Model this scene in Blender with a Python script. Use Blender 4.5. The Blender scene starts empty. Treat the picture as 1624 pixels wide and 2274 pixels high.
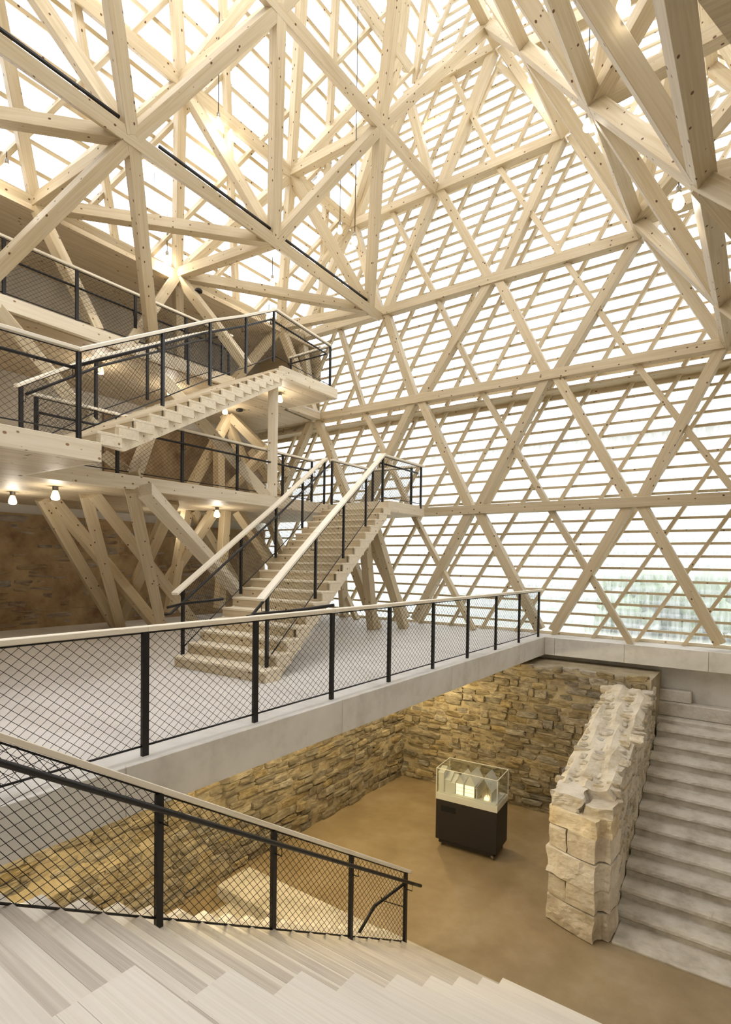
import bpy, bmesh, math, random
from mathutils import Vector, Matrix, noise

rnd = random.Random(7)
SC = bpy.context.scene
COL = SC.collection
V = Vector

# ------------------------------------------------------------------ camera
cam = bpy.data.cameras.new('camera')
cam.sensor_fit = 'VERTICAL'
cam.sensor_height = 36.0
cam.lens = 1241.42 / 2274 * 36
cam.shift_y = (1282.9 - 1137) / 2274
cam.clip_end = 300
co = bpy.data.objects.new('camera', cam)
COL.objects.link(co)
yaw, pitch, roll = math.radians(35.5253), math.radians(-1.54686), math.radians(.84811)
co.matrix_world = (Matrix.Translation((0, 0, 1.6)) @ Matrix.Rotation(yaw, 4, 'Z')
                   @ Matrix.Rotation(math.pi / 2 + pitch, 4, 'X') @ Matrix.Rotation(roll, 4, 'Z'))
SC.camera = co

# ------------------------------------------------------------------ sky and exposure
w = bpy.data.worlds.new('overcast')
SC.world = w
w.use_nodes = True
wb = w.node_tree.nodes['Background']
wb.inputs[0].default_value = (0.90, 0.96, 1.05, 1)
wb.inputs[1].default_value = 2.4
vs = SC.view_settings
vs.view_transform = 'Standard'
vs.look = 'None'
vs.exposure = 0.95
vs.gamma = 1.0
vs.use_curve_mapping = False
SC.cycles.max_bounces = 7
SC.cycles.diffuse_bounces = 4
SC.cycles.adaptive_threshold = .06
SC.cycles.transparent_max_bounces = 16
SC.cycles.use_denoising = True


# ------------------------------------------------------------------ materials
def mat(name, rough=.6, metal=0):
    m = bpy.data.materials.new(name)
    m.use_nodes = True
    n, l = m.node_tree.nodes, m.node_tree.links
    b = n['Principled BSDF']
    b.inputs['Roughness'].default_value = rough
    b.inputs['Metallic'].default_value = metal
    return m, n, l, b


def srgb(r, g, b):
    f = lambda c: (c / 255 / 12.92) if c < 10 else ((c / 255 + .055) / 1.055) ** 2.4
    return (f(r), f(g), f(b), 1)


def wood(name, c1, c2, knot, sc=1.0, rough=.55, var=.12, knots=True, fine=16):
    """softwood: grain runs along the object's own X axis, a few dark knots, tint varies from piece to piece"""
    m, n, l, b = mat(name, rough)
    tc = n.new('ShaderNodeTexCoord')
    oi = n.new('ShaderNodeObjectInfo')
    off = n.new('ShaderNodeVectorMath'); off.operation = 'MULTIPLY_ADD'
    l.new(oi.outputs['Random'], off.inputs[0])
    off.inputs[1].default_value = (37, 23, 51)
    l.new(tc.outputs['Object'], off.inputs[2])
    mp = n.new('ShaderNodeMapping')
    mp.inputs['Scale'].default_value = (.55 * sc, fine * sc, fine * sc)
    l.new(off.outputs[0], mp.inputs[0])
    ns = n.new('ShaderNodeTexNoise')
    ns.inputs['Scale'].default_value = 1.6
    ns.inputs['Detail'].default_value = 6
    ns.inputs['Distortion'].default_value = .9
    l.new(mp.outputs[0], ns.inputs[0])
    rp = n.new('ShaderNodeValToRGB')
    rp.color_ramp.elements[0].position = .33
    rp.color_ramp.elements[0].color = c2
    rp.color_ramp.elements[1].position = .62
    rp.color_ramp.elements[1].color = c1
    l.new(ns.outputs[0], rp.inputs[0])
    last = rp.outputs[0]
    if knots:
        mk = n.new('ShaderNodeMapping')
        mk.inputs['Scale'].default_value = (5.5 * sc, 7.5 * sc, 7.5 * sc)
        l.new(off.outputs[0], mk.inputs[0])
        vo = n.new('ShaderNodeTexVoronoi')
        vo.inputs['Scale'].default_value = 1.0
        l.new(mk.outputs[0], vo.inputs[0])
        kr = n.new('ShaderNodeValToRGB')
        kr.color_ramp.elements[0].position = .1
        kr.color_ramp.elements[0].color = (1, 1, 1, 1)
        kr.color_ramp.elements[1].position = .14
        kr.color_ramp.elements[1].color = (0, 0, 0, 1)
        l.new(vo.outputs['Distance'], kr.inputs[0])
        mx = n.new('ShaderNodeMixRGB')
        l.new(kr.outputs[0], mx.inputs[0])
        l.new(last, mx.inputs[1])
        mx.inputs[2].default_value = knot
        last = mx.outputs[0]
    hs = n.new('ShaderNodeHueSaturation')
    mr = n.new('ShaderNodeMapRange')
    mr.inputs['To Min'].default_value = 1 - var
    mr.inputs['To Max'].default_value = 1 + var * .45
    l.new(oi.outputs['Random'], mr.inputs[0])
    l.new(mr.outputs[0], hs.inputs['Value'])
    l.new(last, hs.inputs['Color'])
    l.new(hs.outputs[0], b.inputs['Base Color'])
    bp = n.new('ShaderNodeBump')
    bp.inputs['Strength'].default_value = .06
    l.new(ns.outputs[0], bp.inputs['Height'])
    l.new(bp.outputs[0], b.inputs['Normal'])
    return m


def mottled(name, cols, scale, rough=.8, bump=.2, stretch=(1, 1, 1), rand=0., detail=8, sat=1.0, coord='Object'):
    m, n, l, b = mat(name, rough)
    tc = n.new('ShaderNodeTexCoord')
    mp = n.new('ShaderNodeMapping')
    mp.inputs['Scale'].default_value = stretch
    if rand:
        oi = n.new('ShaderNodeObjectInfo')
        ad = n.new('ShaderNodeVectorMath'); ad.operation = 'MULTIPLY_ADD'
        l.new(oi.outputs['Random'], ad.inputs[0])
        ad.inputs[1].default_value = (31, 47, 17)
        l.new(tc.outputs[coord], ad.inputs[2])
        l.new(ad.outputs[0], mp.inputs[0])
    else:
        l.new(tc.outputs[coord], mp.inputs[0])
    ns = n.new('ShaderNodeTexNoise')
    ns.inputs['Scale'].default_value = scale
    ns.inputs['Detail'].default_value = detail
    ns.inputs['Roughness'].default_value = .62
    l.new(mp.outputs[0], ns.inputs[0])
    rp = n.new('ShaderNodeValToRGB')
    el = rp.color_ramp.elements
    ps = [.3 + .42 * i / max(1, len(cols) - 1) for i in range(len(cols))]
    el[0].position, el[0].color = ps[0], cols[0]
    el[1].position, el[1].color = ps[-1], cols[-1]
    for p, c in list(zip(ps, cols))[1:-1]:
        e = el.new(p); e.color = c
    l.new(ns.outputs[0], rp.inputs[0])
    last = rp.outputs[0]
    if rand:
        hs = n.new('ShaderNodeHueSaturation')
        mr = n.new('ShaderNodeMapRange')
        mr.inputs['To Min'].default_value = 1 - rand
        mr.inputs['To Max'].default_value = 1 + rand
        l.new(oi.outputs['Random'], mr.inputs[0])
        l.new(mr.outputs[0], hs.inputs['Value'])
        mr2 = n.new('ShaderNodeMath'); mr2.operation = 'FRACT'
        mm = n.new('ShaderNodeMath'); mm.operation = 'MULTIPLY'; mm.inputs[1].default_value = 7.31
        l.new(oi.outputs['Random'], mm.inputs[0]); l.new(mm.outputs[0], mr2.inputs[0])
        mr3 = n.new('ShaderNodeMapRange')
        mr3.inputs['To Min'].default_value = .6 * sat
        mr3.inputs['To Max'].default_value = 1.25 * sat
        l.new(mr2.outputs[0], mr3.inputs[0])
        l.new(mr3.outputs[0], hs.inputs['Saturation'])
        l.new(last, hs.inputs['Color'])
        last = hs.outputs[0]
    l.new(last, b.inputs['Base Color'])
    if bump:
        n2 = n.new('ShaderNodeTexNoise')
        n2.inputs['Scale'].default_value = scale * 5
        n2.inputs['Detail'].default_value = 6
        l.new(mp.outputs[0], n2.inputs[0])
        bp = n.new('ShaderNodeBump')
        bp.inputs['Strength'].default_value = bump
        bp.inputs['Distance'].default_value = .03
        l.new(n2.outputs[0], bp.inputs['Height'])
        l.new(bp.outputs[0], b.inputs['Normal'])
    return m


def plain(name, c, rough=.5, metal=0, emit=None, strength=0):
    m, n, l, b = mat(name, rough, metal)
    b.inputs['Base Color'].default_value = c
    if emit:
        b.inputs['Emission Color'].default_value = emit
        b.inputs['Emission Strength'].default_value = strength
    return m


def sheet(name, clear, haze, streak):
    """thin corrugated clear plastic: mostly lets light through, some of it scattered"""
    m, n, l, b = mat(name)
    out = n['Material Output']
    tr = n.new('ShaderNodeBsdfTransparent'); tr.inputs[0].default_value = clear
    tl = n.new('ShaderNodeBsdfTranslucent'); tl.inputs[0].default_value = (.9, .9, .9, 1)
    gl = n.new('ShaderNodeBsdfGlossy'); gl.inputs[0].default_value = (.8, .82, .85, 1); gl.inputs['Roughness'].default_value = .25
    fr = n.new('ShaderNodeLayerWeight'); fr.inputs['Blend'].default_value = .35
    m1 = n.new('ShaderNodeMixShader'); m1.inputs[0].default_value = .3
    l.new(tl.outputs[0], m1.inputs[1]); l.new(gl.outputs[0], m1.inputs[2])
    tc = n.new('ShaderNodeTexCoord'); mp = n.new('ShaderNodeMapping'); mp.inputs['Scale'].default_value = streak
    ns = n.new('ShaderNodeTexNoise'); ns.inputs['Scale'].default_value = 1.0; ns.inputs['Detail'].default_value = 4
    l.new(tc.outputs['Object'], mp.inputs[0]); l.new(mp.outputs[0], ns.inputs[0])
    mr = n.new('ShaderNodeMapRange'); mr.inputs['From Min'].default_value = .35; mr.inputs['From Max'].default_value = .65
    mr.inputs['To Min'].default_value = haze - .12; mr.inputs['To Max'].default_value = haze + .25
    l.new(ns.outputs[0], mr.inputs[0])
    ma = n.new('ShaderNodeMath'); ma.operation = 'MULTIPLY_ADD'; ma.use_clamp = True
    l.new(fr.outputs['Facing'], ma.inputs[0]); ma.inputs[1].default_value = .7; l.new(mr.outputs[0], ma.inputs[2])
    m2 = n.new('ShaderNodeMixShader')
    l.new(ma.outputs[0], m2.inputs[0]); l.new(tr.outputs[0], m2.inputs[1]); l.new(m1.outputs[0], m2.inputs[2])
    l.new(m2.outputs[0], out.inputs[0])
    return m


def glass(name):
    m, n, l, b = mat(name)
    out = n['Material Output']
    tr = n.new('ShaderNodeBsdfTransparent'); tr.inputs[0].default_value = (.95, .97, .96, 1)
    gl = n.new('ShaderNodeBsdfGlossy'); gl.inputs['Roughness'].default_value = .03
    lw = n.new('ShaderNodeLayerWeight'); lw.inputs['Blend'].default_value = .5
    pw = n.new('ShaderNodeMath'); pw.operation = 'POWER'; pw.inputs[1].default_value = 4
    l.new(lw.outputs['Facing'], pw.inputs[0])
    fr = n.new('ShaderNodeMath'); fr.operation = 'MULTIPLY_ADD'; fr.inputs[1].default_value = .5; fr.inputs[2].default_value = .03
    l.new(pw.outputs[0], fr.inputs[0])
    mx = n.new('ShaderNodeMixShader')
    l.new(fr.outputs[0], mx.inputs[0]); l.new(tr.outputs[0], mx.inputs[1]); l.new(gl.outputs[0], mx.inputs[2])
    l.new(mx.outputs[0], out.inputs[0])
    return m


SPRUCE = wood('spruce', srgb(210, 194, 163), srgb(196, 176, 139), srgb(96, 62, 34))
PALE = wood('pale_spruce', srgb(240, 228, 203), srgb(229, 213, 184), srgb(150, 116, 76), var=.05)
PANEL = wood('panel_spruce', srgb(216, 200, 170), srgb(198, 177, 142), srgb(120, 84, 48), sc=.8)
GREYWOOD = wood('limed_floorboards', srgb(226, 214, 196), srgb(205, 191, 172), srgb(120, 100, 80), sc=1.2, var=.2, rough=.45)
BOARD = wood('limed_boards', srgb(226, 219, 207), srgb(215, 207, 193), srgb(120, 100, 80), sc=1.2, var=.06, rough=.5, knots=False, fine=34)
BOARDDARK = wood('limed_boards_darker', srgb(204, 195, 182), srgb(184, 174, 160), srgb(120, 100, 80), sc=1.2, var=.08, rough=.5, knots=False, fine=34)
RAILWOOD = wood('rail_wood', srgb(248, 240, 222), srgb(238, 226, 202), srgb(190, 160, 120), var=.04, knots=False)
STEEL = plain('black_steel', srgb(34, 31, 29), .45, .3)
WIRE = plain('mesh_wire', srgb(28, 24, 21), .6, .2)
CONC = mottled('concrete', [srgb(196, 190, 180), srgb(222, 218, 210), srgb(230, 226, 219)], 1.6, .85, .12)
SLAB = mottled('polished_concrete', [srgb(206, 200, 193), srgb(218, 213, 206), srgb(224, 219, 213)], 1.2, .5, .03, (1, 2.5, 1))
OLDCONC = mottled('old_concrete', [srgb(172, 163, 147), srgb(205, 197, 183), srgb(220, 213, 201)], 3.0, .95, .6)
EARTH = mottled('screed_floor', [srgb(136, 117, 86), srgb(152, 133, 102), srgb(166, 149, 121)], 1.3, .7, .06)
STONE = mottled('rubble_stone', [srgb(108, 95, 73), srgb(156, 142, 115), srgb(190, 177, 151)], 2.2, .95, .9, rand=.3)
REDSTONE = mottled('dark_rubble', [srgb(104, 82, 66), srgb(140, 121, 96), srgb(164, 146, 120)], 1.5, .95, .8, rand=.1)
MORTAR = mottled('mortar', [srgb(142, 128, 103), srgb(168, 154, 126), srgb(184, 171, 146)], 2.5, .98, .9)
LIME = mottled('limestone', [srgb(176, 158, 128), srgb(214, 200, 174), srgb(232, 222, 202)], 2.0, .95, .9, rand=.12)
LIMEMORTAR = mottled('lime_mortar', [srgb(186, 172, 146), srgb(216, 205, 184), srgb(228, 220, 202)], 3, .98, .7)
PLASTER = mottled('grey_plaster', [srgb(180, 172, 158), srgb(198, 190, 176), srgb(206, 200, 188)], 1.2, .9, .06)
BULB = plain('lit_bulb', (1, .9, .7, 1), .4, 0, (1.0, .78, .36, 1), 1.7)
SOCKET = plain('nickel', srgb(150, 142, 130), .35, .9)
CORD = plain('cord', srgb(60, 56, 52), .6)
ROOFSHEET = sheet('roof_sheet', (.9, .91, .93, 1), .22, (1.5, 14, 1.5))
WALLSHEET = sheet('wall_sheet', (.86, .87, .88, 1), .3, (16, 3, 2.0))
GLASS = glass('clear_glass')
BLACKMDF = plain('black_board', srgb(34, 28, 27), .55)
WHITE = plain('white_card', srgb(228, 224, 216), .7)
LITWIN = plain('lit_windows', (1, .93, .75, 1), .5, 0, (1, .84, .5, 1), .62)
CHROME = plain('caster_steel', srgb(170, 165, 158), .3, .9)
RUBBER = plain('grey_rubber', srgb(110, 106, 100), .7)
GRASS = mottled('grass', [srgb(140, 146, 124), srgb(172, 172, 158)], 1.0, .95, .1)
RENDERW = plain('pale_render', srgb(186, 181, 172), .9)


# ------------------------------------------------------------------ builders
def link(name, me, m, parent=None, M=None, kind=None, label=None):
    o = bpy.data.objects.new(name, me)
    COL.objects.link(o)
    if m is not None and not me.materials:
        me.materials.append(m)
    M = M or Matrix()
    if parent is not None:
        o.parent = parent
        o.matrix_basis = parent.matrix_basis.inverted() @ M if parent.parent is None else \
            (parent.parent.matrix_basis @ parent.matrix_basis).inverted() @ M
    else:
        o.matrix_basis = M
    if kind: o['kind'] = kind
    if label: o['label'] = label
    return o


def thing(name, label, cat, loc=(0, 0, 0), group=None):
    o = bpy.data.objects.new(name, None)
    COL.objects.link(o)
    o.empty_display_size = .2
    o.matrix_basis = Matrix.Translation(loc)
    o['label'] = label
    o['category'] = cat
    if group: o['group'] = group
    return o


def tag(o, label, cat, group=None):
    o['label'] = label; o['category'] = cat
    if group: o['group'] = group
    return o


_box = {}


def box_mesh(x, y, z, bev=.004):
    k = (round(x, 3), round(y, 3), round(z, 3), bev)
    if k in _box: return _box[k].copy() if False else _box[k]
    bm = bmesh.new()
    bmesh.ops.create_cube(bm, size=1)
    bmesh.ops.scale(bm, vec=(x, y, z), verts=bm.verts)
    if bev:
        bmesh.ops.bevel(bm, geom=bm.edges[:], offset=bev, segments=1, affect='EDGES')
    me = bpy.data.meshes.new('box')
    bm.to_mesh(me); bm.free()
    _box[k] = me
    return me


_mcache = {}


def with_mat(me, m):
    """meshes shared per shape and per material"""
    k = (me.name, m.name)
    if k not in _mcache:
        c = me.copy(); c.materials.clear(); c.materials.append(m)
        _mcache[k] = c
    return _mcache[k]


def box(name, lo, hi, m, parent=None, kind=None, label=None, bev=.004, axis='x'):
    """axis-aligned box from corner to corner; axis = the way the grain runs"""
    lo, hi = V(lo), V(hi)
    c, s = (lo + hi) / 2, hi - lo
    if axis == 'x':
        me, M = box_mesh(s.x, s.y, s.z, bev), Matrix.Translation(c)
    elif axis == 'y':
        me, M = box_mesh(s.y, s.x, s.z, bev), Matrix.Translation(c) @ Matrix.Rotation(math.pi / 2, 4, 'Z')
    else:
        me, M = box_mesh(s.z, s.y, s.x, bev), Matrix.Translation(c) @ Matrix.Rotation(math.pi / 2, 4, 'Y')
    return link(name, with_mat(me, m), None, parent, M, kind, label)


def frame(a, b, up=(0, 0, 1)):
    a, b, up = V(a), V(b), V(up)
    x = (b - a).normalized()
    z = up - up.dot(x) * x
    if z.length < 1e-4: z = V((1, 0, 0)) - x.x * x
    z.normalize()
    y = z.cross(x)
    M = Matrix((x, y, z)).transposed().to_4x4()
    M.translation = (a + b) / 2
    return M, (b - a).length


def beam(name, a, b, wd, dp, m, parent=None, up=(0, 0, 1), ext=0, label=None, bev=.005):
    M, L = frame(a, b, up)
    return link(name, with_mat(box_mesh(L + 2 * ext, wd, dp, bev), m), None, parent, M, None, label)


def ring_tube(bm, pts, r, n=8, caps=True):
    pts = [V(p) for p in pts]
    rings = []
    for i, p in enumerate(pts):
        d = ((pts[i + 1] - p) if i == 0 else (p - pts[i - 1]) if i == len(pts) - 1 else
             ((pts[i + 1] - p).normalized() + (p - pts[i - 1]).normalized()))
        d.normalize()
        ref = V((0, 0, 1)) if abs(d.z) < .9 else V((1, 0, 0))
        u = d.cross(ref).normalized(); v = d.cross(u)
        rings.append([bm.verts.new(p + r * (math.cos(2 * math.pi * k / n) * u + math.sin(2 * math.pi * k / n) * v)) for k in range(n)])
    for A, B in zip(rings, rings[1:]):
        for k in range(n):
            bm.faces.new((A[k], A[(k + 1) % n], B[(k + 1) % n], B[k]))
    if caps:
        bm.faces.new(rings[0][::-1]); bm.faces.new(rings[-1])


def to_obj(name, bm, m, parent=None, kind=None, label=None, smooth=False):
    bmesh.ops.recalc_face_normals(bm, faces=bm.faces[:])
    me = bpy.data.meshes.new(name)
    bm.to_mesh(me); bm.free()
    if smooth:
        for p in me.polygons: p.use_smooth = True
    return link(name, me, m, parent, None, kind, label)


def tube(name, pts, r, m, parent=None, n=8, kind=None, label=None):
    bm = bmesh.new()
    ring_tube(bm, pts, r, n)
    return to_obj(name, bm, m, parent, kind, label, smooth=True)


def prism(name, poly, vec, m, parent=None, kind=None, label=None, bev=0):
    """extrude a flat polygon along vec"""
    bm = bmesh.new()
    a = [bm.verts.new(V(p)) for p in poly]
    b = [bm.verts.new(V(p) + V(vec)) for p in poly]
    bm.faces.new(a); bm.faces.new(b[::-1])
    n = len(a)
    for i in range(n): bm.faces.new((a[i], b[i], b[(i + 1) % n], a[(i + 1) % n]))
    if bev: bmesh.ops.bevel(bm, geom=bm.edges[:], offset=bev, segments=1, affect='EDGES')
    return to_obj(name, bm, m, parent, kind, label)


def lathe(name, prof, m, parent=None, n=16, label=None, M=None):
    """prof: (radius, z) from bottom to top, around its own Z"""
    bm = bmesh.new()
    rings = []
    for r, z in prof:
        rings.append([bm.verts.new((r * math.cos(2 * math.pi * k / n), r * math.sin(2 * math.pi * k / n), z)) for k in range(n)])
    for A, B in zip(rings, rings[1:]):
        for k in range(n): bm.faces.new((A[k], A[(k + 1) % n], B[(k + 1) % n], B[k]))
    bm.faces.new(rings[0][::-1]); bm.faces.new(rings[-1])
    bmesh.ops.recalc_face_normals(bm, faces=bm.faces[:])
    me = bpy.data.meshes.new(name)
    bm.to_mesh(me); bm.free()
    for p in me.polygons: p.use_smooth = True
    return link(name, me, m, parent, M, None, label)


def clip_line(p, d, planes):
    """2-D line p + t d kept where n.x <= c for every (n, c)"""
    t0, t1 = -1e9, 1e9
    for (nx, ny), c in planes:
        nd = nx * d[0] + ny * d[1]
        r = c - (nx * p[0] + ny * p[1])
        if abs(nd) < 1e-9:
            if r < 0: return None
        elif nd > 0: t1 = min(t1, r / nd)
        else: t0 = max(t0, r / nd)
    if t1 - t0 < .1: return None
    return (p[0] + d[0] * t0, p[1] + d[1] * t0), (p[0] + d[0] * t1, p[1] + d[1] * t1)


# ------------------------------------------------------------------ shell levels
SL = 1.7205                                    # roof slope, rise per run
RX = -5.35                                     # ridge line
FACE = 12.55                                   # plane of the gable lattice
ZB, ZC, ZD, ZE, ZF = 2.91, 5.80, 8.27, 10.92, 13.6
BASE = -3.5                                    # cellar floor


def x_left(z): return -9.6 + (z - 10.95) / SL   # outer roof, left slope
def x_right(z): return 2 * RX - x_left(z)


# ground, neighbour and hedge outside
for i_, (lo, hi) in enumerate((((-60, 13.3, -1.2), (60, 90, -.35)), ((-60, -40, -1.2), (-13.96, 13.3, -.35)), ((4.31, -40, -1.2), (60, 13.3, -.35)), ((-13.96, -40, -1.2), (4.31, -4.21, -.35)))):
    box('ground', lo, hi, GRASS, kind='structure')
nb = thing('building', 'pale rendered building seen dimly through the translucent lower facade', 'building', (-3, 36, -.35))
box('wall', (-45, 34, -.35), (40, 40, 9.0), RENDERW, nb)
prism('roof', [(-45, 33.5, 9), (-45, 40.5, 9), (-45, 37, 12)], (85, 0, 0), plain('roof_tile', srgb(196, 188, 178), .8), nb)
hg = bmesh.new()
for i in range(220):
    c = V((rnd.uniform(-4, 18), rnd.uniform(17.5, 19), rnd.uniform(-.2, 1.3)))
    bmesh.ops.create_icosphere(hg, subdivisions=1, radius=rnd.uniform(.25, .5), matrix=Matrix.Translation(c))
tag(to_obj('hedge', hg, plain('leaf_green', srgb(168, 184, 148), .9), kind='stuff'), 'blurred green hedge outside the lower translucent facade', 'hedge')


# ------------------------------------------------------------------ floors and walls
def cut_box(name, lo, hi, m, kind=None):
    return box(name, lo, hi, m, kind=kind, bev=.006)


cut_box('floor', (-13.6, -3.0, -.38), (-3.95, 13.3, 0), SLAB, 'structure')
cut_box('trim_1', (-3.95, 12.43, -.38), (4.0, 13.3, 0), CONC, 'structure')
cut_box('trim_2', (-4.25, -3.0, -.385), (-3.96, 12.43, .003), CONC, 'structure')
ka = [-3.94, -3.72, -2.3, -.82, 1.4, 4.0]
for a, b in zip(ka, ka[1:]):
    box('concrete_panel', (a + .003, 12.405, -.38), (b - .003, 12.45, .002), CONC, bpy.data.objects['trim_1'], bev=.004)
ka = [-3.0, 2.4, 5.1, 7.9, 10.9, 12.41]
for a, b in zip(ka, ka[1:]):
    box('concrete_panel', (-3.985, a + .003, -.386), (-3.94, b - .003, .004), CONC, bpy.data.objects['trim_2'], bev=.004, axis='y')
cut_box('floor_1', (-9.0, -3, BASE - .3), (4.0, 13.2, BASE), EARTH, 'structure')
cut_box('wall_back_1', (-9.0, 12.75, BASE), (4.0, 13.1, -.38), CONC, 'structure')
cut_box('wall_right', (4.0, -4.0, BASE), (4.3, 13.3, 9.0), PLASTER, 'structure')
cut_box('wall_front', (-14, -4.2, BASE), (4.3, -4.0, 8.4), PLASTER, 'structure')
cut_box('wall_left', (-13.95, -4.0, -.38), (-13.6, 13.3, 9.0), PLASTER, 'structure')
# gable wall closing the far end behind
gp = [(x_left(8.2) , -4.0, 8.2), (x_right(8.2), -4.0, 8.2), (RX, -4.0, 18.3)]
prism('wall_front_1', gp, (0, -.2, 0), PLASTER, None, 'structure')

# ------------------------------------------------------------------ glazed gable wall
facade_planes = [((1, 0), 4.0), ((-1, 0), 13.6), ((0, -1), 0.0),
                 ((SL, 1), SL * x_right(0.0)), ((-SL, 1), -SL * x_left(0.0))]
# wall_back: the timber sill carries its laths and panes
sill = box('wall_back', (-13.6, 13.08, 0), (4.0, 13.2, .07), PALE, kind='structure')
box('trim_3', (-13.0, 12.62, 5.50), (2.6, 13.1, 5.55), SPRUCE, None, 'structure')
box('trim_4', (-13.0, 13.05, 5.40), (2.6, 13.12, 5.50), SPRUCE, None, 'structure')


def corrugated(name, x0, x1, zb, zt, y, m, parent, wave=.19, amp=.022, lap=.02, scallop=True):
    n = max(6, int((x1 - x0) / wave * 6))
    bm = bmesh.new()
    lo, hi = [], []
    for i in range(n + 1):
        x = x0 + (x1 - x0) * i / n
        s = math.sin(2 * math.pi * x / wave)
        lo.append(bm.verts.new((x, y + amp * s - lap, zb - (.028 * (1 - abs(math.sin(math.pi * x / wave / 1.35))) if scallop else 0))))
        hi.append(bm.verts.new((x, y + amp * s + lap, zt)))
    for i in range(n): bm.faces.new((lo[i], lo[i + 1], hi[i + 1], hi[i]))
    return to_obj(name, bm, m, parent, smooth=True)


def batten(a, b, parent, up, wd=.05, dp=.05):
    beam('batten', a, b, wd, dp, SPRUCE, parent, up, bev=0)


z = .05
PITCH = .262
while z < 5.35:
    corrugated('pane', -13.5, 3.9, z, z + PITCH + .05, 13.15, WALLSHEET, sill)
    batten((-13.5, 13.07, z + .2), (3.9, 13.07, z + .2), sill, (0, 1, 0))
    z += PITCH
z = 5.55
while z < 17.2:
    x0, x1 = max(-13.2, x_left(z) - .1), min(3.0, x_right(z) + .1)
    corrugated('pane', x0, x1, z, z + PITCH + .05, 12.98, ROOFSHEET, sill)
    batten((x0, 12.9, z + .2), (x1, 12.9, z + .2), sill, (0, 1, 0))
    z += PITCH
box('trim_5', (-13.6, 12.9, 5.55), (-11.0, 12.96, 8.05), PANEL, None, 'structure')
# thin laths slanting behind the main lattice
k = -24
while k < 24:
    s = clip_line((-3.94 + .8775 * k, 0), (1.0, 1.66), facade_planes)
    if s:
        (xa, za), (xb, zb) = s
        if za < 5.6:
            t = min(1, (5.6 - za) / max(.01, zb - za))
            xm = xa + (xb - xa) * t
            beam('lath', (xa, 12.99, za), (xm, 12.99, za + (zb - za) * t), .07, .09, SPRUCE, sill, (0, 1, 0), bev=0)
        else: t, xm = 0, xa
        zm = za + (zb - za) * t
        if zb - zm > .3: beam('lath', (xm, 12.82, zm), (xb, 12.82, zb), .07, .1, SPRUCE, sill, (0, 1, 0), bev=0)
    k += 1

gt = thing('timber_truss', 'flat triangular lattice of square timbers standing against the translucent gable wall', 'truss', (RX, FACE, 0))
rows = [(0.1, [-14.5, -11.0, -7.5, -3.94, -.5, 3.0]),
        (ZB, [-12.8, -9.28, -5.74, -2.19, 1.3]),
        (ZC, [-14.3, -10.85, -7.37, -3.95, -.66, 2.6]),
        (ZD, [-11.5, -8.5, -5.35, -2.18]),
        (ZE, [-9.6, -6.94, -3.76, -1.1]),
        (ZF, [-7.9, -5.4])]
UPF = (0, -1, 0)
for i, (zr, xs) in enumerate(rows):
    if i == 0: continue
    x0, x1 = {1: (-13.6, 3.4), 2: (-13.4, 2.6), 3: (-11.5, -2.18), 4: (-9.6, -3.76), 5: (-7.9, -5.4)}[i]
    beam('horizontal_beam', (x0, FACE - .03, zr), (x1, FACE - .03, zr), .21, .24, SPRUCE, gt, UPF)
for (za, xa), (zb, xb) in zip(rows, rows[1:]):
    for p in xa:
        for q in xb:
            if abs(p - q) > 2.2 or p > 3.2 or p < -13.7 or q < -13.3: continue
            if za > 9 and (p > -1.5): continue
            if (round(p, 2), round(q, 2)) in ((-11.5, -10.85),): continue
            a, b = V((p, FACE, za)), V((q, FACE, zb))
            d = (b - a).normalized()
            sgn = .12 if p < q else -.12
            beam('diagonal_beam', a + d * .06 + V((sgn, 0, 0)) * (1 if za < 1 else .7), b - d * .06 - V((sgn, 0, 0)) * .7, .2, .22, SPRUCE, gt, UPF)
# medium braces, falling to the right at half pitch
for a, b in [((-3.96, ZB), (-2.2, 0)), ((-7.5, ZB), (-5.72, 0)), ((-.42, ZB), (1.3, 0)), ((-11.0, ZB), (-9.25, 0)),
             ((-5.66, ZC), (-3.96, ZB)), ((-2.3, ZC), (-.42, ZB)), ((-9.1, ZC), (-7.5, ZB)), ((1.0, ZC), (2.8, ZB)),
             ((-6.9, ZD), (-5.66, ZC)), ((-3.75, ZD), (-2.3, ZC)), ((-10.0, ZD), (-9.1, ZC)), ((-2.18 + 0, ZD), (-2.18, ZD)),
             ((-5.35, ZE), (-3.75, ZD)), ((-8.3, ZE), (-6.9, ZD)), ((-6.6, ZF), (-5.35, ZE)),
             ((-5.35, 13.2), (-4.5, 12.1))]:
    if a == b: continue
    beam('brace', (a[0], FACE + .02, a[1]), (b[0], FACE + .02, b[1]), .12, .16, SPRUCE, gt, UPF)

# ------------------------------------------------------------------ glazed roof slopes
NRM_L = V((-SL, 0, 1)).normalized()
NRM_R = V((SL, 0, 1)).normalized()
ZEAVE = 8.2


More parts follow.
